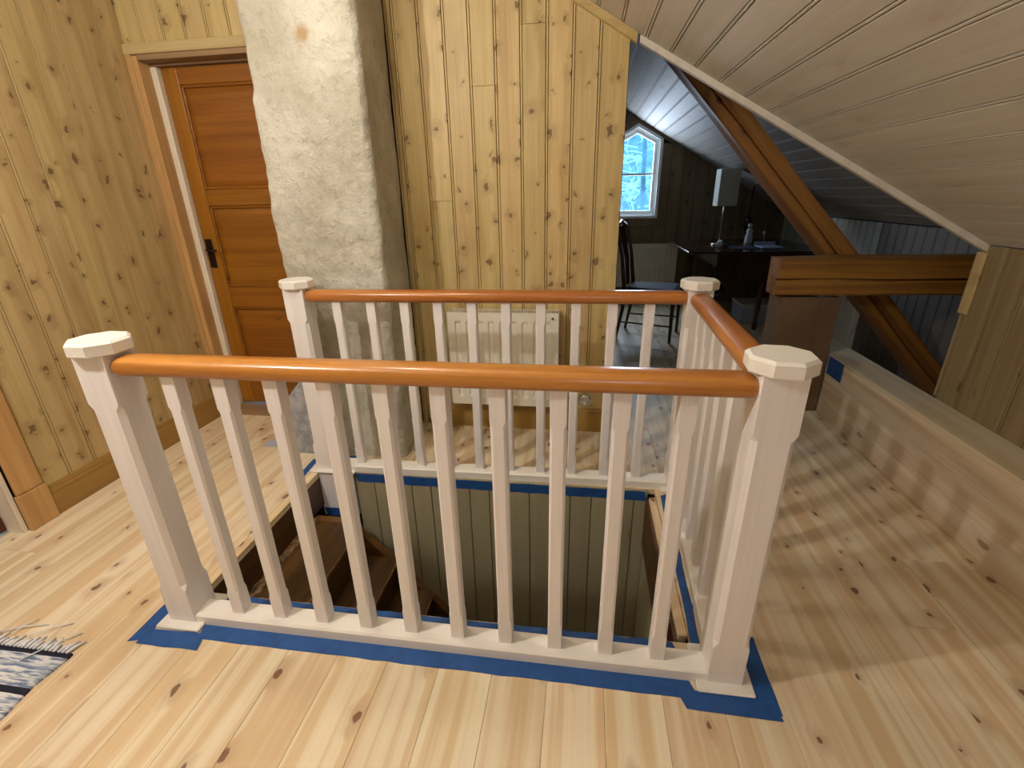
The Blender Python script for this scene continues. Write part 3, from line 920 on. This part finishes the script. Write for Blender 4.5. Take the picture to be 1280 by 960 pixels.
# ------------------------------------------------------------------ radiators
def radiator(name, x0, x1, y0, y1, z0, z1, label, chan, group=None, valve=None, mat='rad'):
    t = empty(name, ((x0 + x1) / 2, (y0 + y1) / 2, z0), label, 'radiator', group)
    w = x1 - x0
    mb = MB()
    pitch = (w - 0.05) / chan
    # front sheet with raised flutes
    prof = [(x0, y0 + 0.006)]
    face = []
    xs = x0 + 0.025
    for i in range(chan):
        c = xs + (i + 0.5) * pitch
        face += [(c - pitch * 0.42, y0), (c - pitch * 0.28, y0), (c - pitch * 0.20, y0 + 0.008), (c + pitch * 0.20, y0 + 0.008), (c + pitch * 0.28, y0), (c + pitch * 0.42, y0)]
    face = [(x0 + 0.002, y0)] + face + [(x1 - 0.002, y0)]
    flat = [(px, y0) for px, _ in face]
    zz = [z0, z0 + 0.045, z0 + 0.062, z1 - 0.062, z1 - 0.045, z1 - 0.003]
    rings = []
    for i, z in enumerate(zz):
        src = face if i in (2, 3) else flat
        rings.append([(px, py, z) for px, py in src])
    mb.loft(rings, cap=False, close=False)
    mb.add([(x0 + 0.002, y0 + 0.03, z0), (x1 - 0.002, y0 + 0.03, z0), (x1 - 0.002, y0 + 0.03, z1 - 0.003), (x0 + 0.002, y0 + 0.03, z1 - 0.003)], [(0, 1, 2, 3)])
    mb.build('front_panel', mat, t)
    MB().box(x0 + 0.002, x1 - 0.002, y0 + 0.032, y1 - 0.012, z0 + 0.004, z1 - 0.02).build('convector', mat, t)
    for xa in (x0 - 0.003, x1 - 0.003):
        MB().box(xa, xa + 0.006, y0 - 0.001, y1 - 0.01, z0 + 0.01, z1, 0.002).build('side_panel', mat, t)
    g = MB().box(x0 + 0.004, x1 - 0.004, y0 + 0.001, y0 + 0.008, z1 - 0.003, z1).box(x0 + 0.004, x1 - 0.004, y1 - 0.018, y1 - 0.011, z1 - 0.003, z1)
    k = x0 + 0.012
    while k < x1 - 0.012:
        g.box(k, k + 0.006, y0 + 0.008, y1 - 0.018, z1 - 0.003, z1)
        k += 0.013
    g.build('top_grille', mat, t)
    MB().box(x0 + 0.006, x1 - 0.006, y0 + 0.009, y1 - 0.019, z1 - 0.019, z1 - 0.012).build('grille_shadow', 'rad_dark', t)
    for xb in (x0 + 0.1, x1 - 0.1):
        MB().box(xb, xb + 0.03, y1 - 0.0115, y1 - 0.0005, z0 + 0.03, z1 - 0.05).build('bracket', mat, t)
    MB().lathe(x1 - 0.03, z1 - 0.028, [(0.0075, y0 - 0.004), (0.0075, y0 - 0.0005)], 10, 'Y').build('bleed_plug', 'rad_dark', t)
    if valve:
        vx, vz = valve
        vy = y0 + 0.0
        v = MB().lathe(vx, vz, [(0.018, vy + 0.045), (0.030, vy + 0.03), (0.036, vy + 0.01), (0.036, vy - 0.012), (0.030, vy - 0.022), (0.016, vy - 0.024), (0.012, vy - 0.018)], 20, 'Y').build('valve', 'chrome', t, True)
        MB().tube([(x1 + 0.003, y0 + 0.05, z0 + 0.04), (vx - 0.05, y0 + 0.05, z0 + 0.04), (vx, y0 + 0.05, vz), (vx, WB - 0.02, vz)], 0.008, 8).build('pipe', 'rad_dark', v, True)
    return t
radiator('panel_radiator', 0.575, 1.19, 1.425, WB - 0.001, 0.195, 0.745, 'white fluted panel radiator on the pine panelling behind the back railing', 9, None, (1.347, 0.25))

# ------------------------------------------------------------------ far room shell
g = MB()
WX0, WX1, WZ0, WZS, WZA = 1.605, 2.207, 1.035, 1.93, 2.10     # outer edge of the white window frame
wc = 0.5 * (WX0 + WX1)
g.box(0.4, WX0, YG + 0.016, YG + 0.14, 0, 3.0).box(WX1, XK + 0.1, YG + 0.016, YG + 0.14, 0, 3.0).box(WX0, WX1, YG + 0.016, YG + 0.14, 0, WZ0)
g.prism([(WX0, WZS), (wc, WZA), (WX1, WZS), (WX1, 3.0), (WX0, 3.0)], 'Y', YG + 0.016, YG + 0.14)
wall_far = struct('wall_far', g, 'backing')
gw = 0.15
x = WX1 + 0.106 - 9 * gw
while x < XK - 0.01:
    w = min(gw, XK - x)
    top = lambda q, x=x: far_z(x + q) - 0.003
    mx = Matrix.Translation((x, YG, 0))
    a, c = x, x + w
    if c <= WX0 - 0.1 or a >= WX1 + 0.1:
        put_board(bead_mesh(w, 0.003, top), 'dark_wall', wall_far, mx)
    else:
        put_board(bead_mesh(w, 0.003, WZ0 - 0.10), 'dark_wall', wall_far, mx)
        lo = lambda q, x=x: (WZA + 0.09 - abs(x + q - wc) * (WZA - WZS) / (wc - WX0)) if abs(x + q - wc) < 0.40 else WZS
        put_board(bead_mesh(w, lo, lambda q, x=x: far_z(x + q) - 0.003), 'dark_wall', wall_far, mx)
    x += w
# brown casing round the window
cz = lambda xx, r: WZA + r - abs(xx - wc) * (WZA - WZS) / (wc - WX0)
t = struct('trim_8', MB().box(WX1, WX1 + 0.105, YG - 0.012, YG + 0.013, WZ0 - 0.1, WZS - 0.055, 0.003), 'dark_wall')
MB().box(WX0 - 0.105, WX0, YG - 0.012, YG + 0.013, WZ0 - 0.1, WZS - 0.055, 0.003).build('casing', 'dark_wall', t)
MB().box(WX0 + 0.0005, WX1 - 0.0005, YG - 0.012, YG + 0.013, WZ0 - 0.1, WZ0 - 0.001, 0.003).build('casing', 'dark_wall', t)
for sg in (-1, 1):
    k_ = (WZA - WZS) / (wc - WX0)
    ex = wc + sg * (wc - WX0 + 0.105)
    MB().prism([(wc, WZA + 0.002), (ex, WZA + 0.002 - k_ * (wc - WX0 + 0.105)), (ex, WZA + 0.10 - k_ * (wc - WX0 + 0.105)), (wc, WZA + 0.10)], 'Y', YG - 0.012, YG + 0.013).build('head_casing', 'dark_wall', t)
win = struct('window_1', MB().box(WX0, WX1, YG - 0.018, YG + 0.07, WZ0, WZ0 + 0.03, 0.003), 'winwhite')
def frame_ring(r0, r1, y0, y1):
    """gable-headed ring between insets r0 and r1"""
    def poly(r):
        k = (WZA - WZS) / (wc - WX0)
        return [(WX0 + r, WZ0 + r), (WX1 - r, WZ0 + r), (WX1 - r, WZS - r * 0.45), (wc, WZA - r * 1.12), (WX0 + r, WZS - r * 0.45)]
    a, c = poly(r0), poly(r1)
    n = 5
    vs = [(u, y0, v) for u, v in a] + [(u, y0, v) for u, v in c] + [(u, y1, v) for u, v in a] + [(u, y1, v) for u, v in c]
    fs = []
    for i in range(n):
        j = (i + 1) % n
        fs += [(i, j, n + j, n + i), (2 * n + i, 3 * n + i, 3 * n + j, 2 * n + j), (i, 2 * n + i, 2 * n + j, j), (n + i, n + j, 3 * n + j, 3 * n + i)]
    return MB().add(vs, fs)
frame_ring(0.0005, 0.034, YG - 0.014, YG + 0.12).build('window_frame', 'winwhite', win)
frame_ring(0.034, 0.052, YG + 0.02, YG + 0.10).build('window_stop', 'winwhite', win)
sash = frame_ring(0.052, 0.092, YG + 0.045, YG + 0.085).build('sash', 'winwhite', win)
MB().box(WX0 + 0.093, WX1 - 0.093, YG + 0.05, YG + 0.08, 1.535, 1.56).build('glazing_bar', 'winwhite', sash)
MB().box(WX0 + 0.09, WX1 - 0.09, YG + 0.062, YG + 0.066, WZ0 + 0.08, 1.534).build('pane', 'glass', sash)
MB().prism([(WX0 + 0.09, 1.561), (WX1 - 0.09, 1.561), (WX1 - 0.09, WZS - 0.042), (wc, WZA - 0.1), (WX0 + 0.09, WZS - 0.042)], 'Y', YG + 0.062, YG + 0.066).build('pane', 'glass', sash)

# far eave wall
we = MB().box(XK + 0.016, XK + 0.1, YE - 0.2, YG, 0, 1.25).box(WR + 0.101, XK + 0.1, YE - 0.2, YE - 0.1, 0, 1.9)
wall_eave = struct('wall_eave', we, 'backing')
me_e = bead_mesh(0.108, 0.003, far_z(XK) - 0.004)
me_e2 = bead_mesh(0.108, 0.003, far_z(XK) - 0.004)
y = YG - 0.002
while y > YE + 0.05:
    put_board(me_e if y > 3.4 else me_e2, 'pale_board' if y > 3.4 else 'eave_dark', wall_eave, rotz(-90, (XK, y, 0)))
    y -= 0.108
# far ceiling
fc = MB()
fc.loft(sl_slab(0.9, XK + 0.1, far_z, WB + 0.04, YG + 0.1))
fc.loft(sl_slab(WR - 0.1, XK + 0.1, far_z, YE - 0.2, WB + 0.04))
ceiling_far = struct('ceiling_far', fc, 'backing')
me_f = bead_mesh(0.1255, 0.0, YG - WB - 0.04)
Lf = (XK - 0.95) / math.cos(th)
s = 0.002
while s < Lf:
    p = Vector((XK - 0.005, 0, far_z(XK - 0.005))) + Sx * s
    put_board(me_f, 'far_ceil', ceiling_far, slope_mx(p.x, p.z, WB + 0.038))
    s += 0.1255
struct('wall_far_left', MB().box(0.9, 0.98, WB + 0.11, YG, 0, 2.62), 'dark_wall')

# front wall behind the viewpoint, with its window
fx0, fx1, fz0, fz1 = 1.35, 1.85, 1.15, 1.75
fwall = MB().box(WL, fx0, YF - 0.12, YF, 0, FLAT).box(fx1, WR + 0.1, YF - 0.12, YF, 0, FLAT).box(fx0, fx1, YF - 0.12, YF, 0, fz0).box(fx0, fx1, YF - 0.12, YF, fz1, FLAT)
struct('wall_front', fwall, 'wall_pine_left')
w2 = struct('window_2', MB().box(fx0, fx1, YF - 0.1, YF - 0.04, fz0, fz0 + 0.05).box(fx0, fx1, YF - 0.1, YF - 0.04, fz1 - 0.05, fz1).box(fx0, fx0 + 0.05, YF - 0.1, YF - 0.04, fz0 + 0.05, fz1 - 0.05).box(fx1 - 0.05, fx1, YF - 0.1, YF - 0.04, fz0 + 0.05, fz1 - 0.05), 'winwhite')
MB().box(fx0 + 0.05, fx1 - 0.05, YF - 0.075, YF - 0.07, fz0 + 0.05, fz1 - 0.05).build('pane', 'glass', w2)

# ------------------------------------------------------------------ timbers
def timber(name, p, q, w, d, ux, label, seed, notch=True):
    """hewn timber from p to q; section w (in the plane) by d (across), wavering edges and a drying crack"""
    p, q = Vector(p), Vector(q)
    L = (q - p).length
    t = (q - p).normalized()
    yv = Vector((0, 1, 0))
    xv = yv.cross(t).normalized()
    mm = Matrix((xv, yv, t)).transposed().to_4x4()
    mm.translation = p
    NS = 26
    rings = []
    for k in range(NS + 1):
        s = k / NS
        ring = []
        sec = [(-1, -1), (-0.55, -1), (0.0, -1), (0.10, -1), (0.16, -0.86), (0.25, -1), (0.6, -1), (0.88, -1), (1, -0.86), (1, 0), (1, 1), (0, 1), (-1, 1), (-1, 0.2)]
        for u, v in sec:
            base = Vector((u * w / 2, v * d / 2, s * L))
            nz = Vector((u * 0.7 + seed, v * 0.7, s * L * 2.2))
            wv = Vector((noise.noise(nz), noise.noise(nz + Vector((5, 0, 0))), 0)) * 0.010
            if (u, v) == (0.16, -0.86):
                dep = max(0, noise.noise(Vector((seed * 3, 0, s * L * 1.7))) + 0.45) * 0.075
                base.y = -d / 2 + dep
            ring.append(base + wv)
        rings.append([v[:] for v in ring])
    o = MB().loft(rings).build(name, 'beam')
    o.matrix_basis = mm
    return tag(o, label, 'beam')
timber('tie_beam', (2.455, 2.03, 0.855), (3.69, 2.03, 0.862), 0.215, 0.15, 0, 'horizontal hewn tie beam resting on the boxed brown post', 1.3)
timber('brace_beam', (1.72, 2.225, 2.19), (3.66, 2.225, 0.105), 0.142, 0.15, 0, 'long diagonal hewn brace running from the roof slope down behind the ledge', 4.1)

bp = empty('boxed_post', (2.66, 2.05, 0), 'flat brown boxed post standing under the end of the tie beam', 'post')
MB().box(2.495, 2.72, 1.952, 1.97, 0.003, 0.738, 0.002).build('board', 'post', bp)
MB().box(2.7215, 2.828, 1.952, 1.97, 0.003, 0.738, 0.002).build('board', 'post', bp)
MB().box(2.495, 2.513, 1.9705, 2.14, 0.003, 0.738, 0.002).build('side_board', 'post', bp)
MB().box(2.81, 2.828, 1.9705, 2.14, 0.003, 0.738, 0.002).build('side_board', 'post', bp)

# ------------------------------------------------------------------ far room furniture
radiator('panel_radiator', 1.70, 2.475, YG - 0.12, YG - 0.001, 0.20, 0.735, 'grey-looking panel radiator under the gable window behind the wooden chair', 12)

TZ = 0.79
tb = empty('drop_leaf_table', (2.9, 4.65, 0), 'dark polished drop-leaf table standing in the far room before the gable', 'table')
MB().box(2.33, 3.66, 3.90, 4.60, TZ - 0.022, TZ, 0.006).build('table_top', 'table', tb)
MB().box(2.33, 3.66, 4.612, 5.30, TZ - 0.022, TZ, 0.006).build('leaf', 'table', tb)
MB().box(2.62, 3.55, 3.96, 3.98, TZ - 0.30, TZ - 0.023).build('apron', 'mahog', tb)
MB().box(2.62, 2.64, 3.981, 5.2, TZ - 0.15, TZ - 0.023).build('apron', 'mahog', tb)
for (lx, ly) in ((2.63, 4.0), (3.53, 4.0), (2.63, 5.18), (3.53, 5.18), (3.08, 3.99)):
    MB().lathe(lx, ly, [(0.022, 0.001), (0.028, 0.05), (0.02, 0.1), (0.03, 0.3), (0.022, 0.42), (0.034, TZ - 0.16), (0.034, TZ - 0.152)], 10).build('leg', 'mahog', tb, True)

# table lamp
LY = 4.6
lm = empty('table_lamp', (2.78, LY, TZ), 'table lamp with pale drum shade and thin steel stem on the dark table', 'lamp')
MB().lathe(2.78, LY, [(0.085, TZ + 0.001), (0.085, TZ + 0.012), (0.03, TZ + 0.02), (0.012, TZ + 0.026)], 20).build('base', 'steel', lm, True)
MB().tube([(2.78, LY, TZ + 0.024), (2.785, LY, 1.45)], 0.007, 8).build('stem', 'steel', lm, True)
sh = MB()
def shade_ring(h, z): return [(2.785 + h * u, LY + h * v, z) for u, v in ((-1, -1), (1, -1), (1, 1), (-1, 1))]
sh.loft([shade_ring(0.098, 1.19), shade_ring(0.098, 1.55), shade_ring(0.094, 1.55), shade_ring(0.094, 1.19), shade_ring(0.098, 1.19)], cap=False)
sh.build('lamp_shade', 'shade', lm)

bt = empty('white_bottle', (3.125, 4.74, TZ), 'small white bottle with grey cap standing on the dark table beside the lamp', 'bottle')
MB().lathe(3.125, 4.74, [(0.04, TZ + 0.001), (0.042, TZ + 0.01), (0.038, TZ + 0.08), (0.03, TZ + 0.10), (0.034, TZ + 0.13), (0.02, TZ + 0.16)], 14).build('body', 'paper', bt, True)
MB().lathe(3.13, 4.74, [(0.026, TZ + 0.161), (0.03, TZ + 0.18), (0.028, TZ + 0.21)], 14).build('cap', 'steel', bt, True)
pd = empty('desk_pad', (2.98, 4.2, TZ), 'dark flat desk pad lying on the table in front of the lamp', 'desk pad')
MB().box(2.80, 3.06, 4.10, 4.42, TZ + 0.0005, TZ + 0.006, 0.002).build('pad', 'seat', pd)
nbk = empty('letter_tray', (3.13, 4.2, TZ), 'pale blue letter tray lying at the front of the dark table', 'tray')
MB().box(3.07, 3.27, 4.1, 4.36, TZ + 0.0065, TZ + 0.02, 0.003).build('tray_base', 'plastic', nbk)
MB().box(3.07, 3.27, 4.345, 4.36, TZ + 0.0205, TZ + 0.05, 0.003).build('tray_back', 'plastic', nbk)
pn = empty('rolled_paper', (2.73, 4.37, TZ), 'short white roll of paper lying in front of the table lamp', 'paper roll')
MB().tube([(2.70, 4.28, TZ + 0.031), (2.76, 4.47, TZ + 0.031)], 0.03, 14).build('roll', 'paper', pn, True)
ps = empty('black_stand', (3.19, 5.05, TZ), 'thin black upright stand behind the white bottle on the table', 'stand')
MB().lathe(3.19, 5.05, [(0.06, TZ + 0.001), (0.06, TZ + 0.012), (0.014, TZ + 0.03)], 14).build('base', 'black', ps, True)
MB().tube([(3.19, 5.05, TZ + 0.028), (3.185, 5.05, 1.10), (3.20, 5.05, 1.38)], [0.02, 0.012, 0.008], 8).build('pole', 'black', ps, True)
MB().lathe(3.19, 5.05, [(0.02, TZ + 0.1), (0.042, TZ + 0.14), (0.04, TZ + 0.22), (0.02, TZ + 0.27)], 12).build('knob', 'black', ps, True)
gl = empty('small_glass_figure', (3.30, 4.75, TZ), 'tiny pale figure on a thin wire standing at the back of the table', 'figurine')
MB().tube([(3.30, 4.75, TZ + 0.001), (3.285, 4.75, TZ + 0.09)], 0.004, 6).build('wire', 'steel', gl, True)
MB().lathe(3.283, 4.75, [(0.004, TZ + 0.085), (0.014, TZ + 0.10), (0.012, TZ + 0.12), (0.004, TZ + 0.13)], 10).build('head', 'paper', gl, True)

# high-backed chair, facing the table
def high_chair():
    t = empty('dining_chair', (1.985, 3.70, 0), 'dark mahogany high-backed chair with pierced splat and blue seat facing the table', 'chair', None, math.radians(-18))
    def part(mb, name, mat, sm=False):
        o = mb.build(name, mat)
        o.parent = t
        o.matrix_parent_inverse = Matrix()
        if sm: smooth_angle(o, 50)
        return o
    # local: +x forward, y across
    for sy in (-1, 1):
        part(MB().tube([(0.24, 0.22 * sy, 0.001), (0.235, 0.22 * sy, 0.46)], [0.014, 0.02], 8), 'leg', 'mahog', True)
        part(MB().tube([(-0.28, 0.19 * sy, 0.001), (-0.23, 0.19 * sy, 0.30), (-0.23, 0.19 * sy, 0.50), (-0.27, 0.19 * sy, 0.80), (-0.33, 0.20 * sy, 1.04)], [0.014, 0.018, 0.02, 0.016, 0.013], 8), 'leg', 'mahog', True)
        part(MB().tube([(-0.235, 0.19 * sy, 0.16), (0.238, 0.22 * sy, 0.16)], 0.008, 6), 'stretcher', 'mahog', True)
    part(MB().tube([(0.0, -0.20, 0.16), (0.0, 0.20, 0.16)], 0.008, 6), 'stretcher', 'mahog', True)
    for (p, q) in (((0.237, -0.2, 0.42), (0.237, 0.2, 0.42)), ((-0.23, -0.17, 0.42), (-0.23, 0.17, 0.42))):
        part(MB().tube([p, q], 0.02, 8), 'seat_rail', 'mahog', True)
    part(MB().loft([[(-0.235, -0.19, 0.445), (0.26, -0.235, 0.445), (0.26, 0.235, 0.445), (-0.235, 0.19, 0.445)], [(-0.235, -0.19, 0.48), (0.26, -0.235, 0.48), (0.26, 0.235, 0.48), (-0.235, 0.19, 0.48)], [(-0.20, -0.16, 0.50), (0.22, -0.2, 0.50), (0.22, 0.2, 0.50), (-0.20, 0.16, 0.50)]]), 'seat', 'seat')
    part(MB().tube([(-0.333, -0.21, 1.03), (-0.338, -0.12, 1.055), (-0.34, 0, 1.085), (-0.338, 0.12, 1.055), (-0.333, 0.21, 1.03)], [0.014, 0.018, 0.022, 0.018, 0.014], 8), 'crest_rail', 'mahog', True)
    for yy in (-0.07, -0.025, 0.025, 0.07):
        part(MB().tube([(-0.238, yy * 0.55, 0.50), (-0.262, yy * 0.7, 0.74), (-0.333, yy * 1.25, 1.05)], [0.009, 0.008, 0.009], 6), 'splat', 'mahog', True)
    return t
high_chair()

bs_ = empty('black_swivel_stool', (2.53, 3.72, 0), 'black leather swivel stool pushed up to the dark table', 'stool')
MB().lathe(2.53, 3.72, [(0.16, 0.001), (0.16, 0.02), (0.03, 0.05), (0.025, 0.42)], 16).build('base', 'black', bs_, True)
MB().lathe(2.53, 3.72, [(0.10, 0.421), (0.13, 0.44), (0.13, 0.48), (0.10, 0.50)], 18).build('seat', 'black', bs_, True)
MB().lathe(2.545, 3.72, [(0.012, 0.5005), (0.03, 0.53), (0.034, 0.57), (0.024, 0.60), (0.034, 0.63), (0.028, 0.66), (0.01, 0.675)], 14).build('back_knob', 'black', bs_, True)

sb = empty('storage_box', (3.27, 4.35, 0), 'pale blue-white plastic box standing on the floor under the dark table', 'box')
MB().box(3.0, 3.5, 4.2, 4.55, 0.001, 0.19, 0.01).build('body', 'plastic', sb)
MB().box(2.99, 3.51, 4.19, 4.56, 0.191, 0.215, 0.006).build('lid', 'paper', sb)

# ------------------------------------------------------------------ rag rug
rg = empty('rag_rug', (-0.62, -0.72, 0), 'blue and white woven rag rug with dark stripes and knotted fringe on the pine floor', 'rug')
nx, ny = 24, 60
vs = []
for j in range(ny + 1):
    for i in range(nx + 1):
        u, v = i / nx, j / ny
        xx = -0.98 + u * (0.715 + 0.006 * math.sin(v * 40))
        yy = -1.35 + v * 1.145
        vs.append((xx, yy, 0.0075 + 0.0018 * math.sin(v * 260) + 0.0012 * noise.noise(Vector((u * 9, v * 30, 0)))))
top = len(vs)
fs = [(j * (nx + 1) + i, j * (nx + 1) + i + 1, (j + 1) * (nx + 1) + i + 1, (j + 1) * (nx + 1) + i) for j in range(ny) for i in range(nx)]
edge = [i for i in range(nx + 1)] + [(j + 1) * (nx + 1) + nx for j in range(ny)] + [ny * (nx + 1) + i for i in range(nx - 1, -1, -1)] + [j * (nx + 1) for j in range(ny - 1, 0, -1)]
low = []
for e in edge:
    low.append(len(vs)); vs.append((vs[e][0], vs[e][1], 0.0008))
for a in range(len(edge)):
    c = (a + 1) % len(edge)
    fs.append((edge[a], edge[c], low[c], low[a]))
fs.append(tuple(reversed(low)))
me = bpy.data.meshes.new('weave')
OY = -0.205
me.from_pydata([(p[0], p[1] - OY, p[2]) for p in vs], [], fs)
o = link('weave', me, 'rug', rg, True)
o.location = (0, OY, 0)
fr = MB()
for i in range(46):
    xx = -0.97 + i * 0.0153
    L = random.uniform(0.03, 0.05)
    dx = random.uniform(-0.012, 0.02)
    fr.tube([(xx, -0.208, 0.008), (xx + dx * 0.3, -0.208 + L * 0.5, 0.009), (xx + dx, -0.208 + L, 0.005)], [0.005, 0.0055, 0.003], 5)
for (x0, y0, x1, y1) in ((-0.47, -0.17, -0.38, -0.10), (-0.62, -0.18, -0.46, -0.115), (-0.40, -0.25, -0.31, -0.13), (-0.54, -0.17, -0.52, -0.10)):
    fr.tube([(x0, y0, 0.012), ((x0 + x1) / 2, (y0 + y1) / 2 + 0.006, 0.011), (x1, y1, 0.003)], 0.0022, 5)
f_ = fr.build('fringe', 'paper', rg, True)
f_['kind'] = 'stuff'

# ------------------------------------------------------------------ outdoors beyond the gable window
hl = MB()
rings = []
for j in range(12):
    yy = 15.0 + j * 1.6
    rings.append([(-12 + i * 1.5, yy + 0.8 * noise.noise(Vector((i * 0.7, j, 3))), -2 + j * 0.95 + 0.8 * noise.noise(Vector((i * 0.6, j * 0.8, 0)))) for i in range(18)])
hl.loft(rings, cap=False, close=False)
hill = hl.build('hillside', 'hill', None, True)
tag(hill, 'blue-grey wooded hillside outside the gable window', 'hillside')
def frosted_tree(bx, by, h, seed, label):
    rnd = random.Random(seed)
    mb = MB()
    t = empty('frosted_tree', (bx, by, -3.0), label, 'tree')
    MB().tube([(bx, by, -3.0), (bx + 0.1, by, -3 + h * 0.5), (bx, by, -3 + h)], [0.09, 0.06, 0.02], 6).build('trunk', 'hill', t, True)
    def br(p, d, L, r, lev):
        q = p + d * L
        midp = p + d * L * 0.5 + Vector((rnd.uniform(-1, 1), rnd.uniform(-1, 1), rnd.uniform(-0.6, 0.6))) * L * 0.1
        mb.tube([p, midp, q], [r, r * 0.8, r * 0.5], 4)
        if lev < 3:
            for k in range(4 if lev < 2 else 3):
                nd = (d + Vector((rnd.uniform(-1, 1), rnd.uniform(-1, 1), rnd.uniform(-0.8, 0.7))) * 0.75).normalized()
                br(p + d * L * rnd.uniform(0.35, 1.0), nd, L * 0.58, r * 0.62, lev + 1)
    for k in range(16):
        z = -3 + h * (0.3 + 0.68 * k / 16)
        a = rnd.uniform(0, 6.28)
        br(Vector((bx, by, z)), Vector((math.cos(a), math.sin(a), rnd.uniform(0.0, 0.5))).normalized(), (1.5 - 0.9 * k / 16), 0.02, 0)
    f = mb.build('frosted_branches', 'snow', t)
    f['kind'] = 'stuff'
frosted_tree(2.25, 8.2, 6.4, 3, 'frosted bare tree standing close outside the gable window')
frosted_tree(2.55, 12.2, 7.0, 5, 'frosted bare tree between the hillside and the tree close to the window')
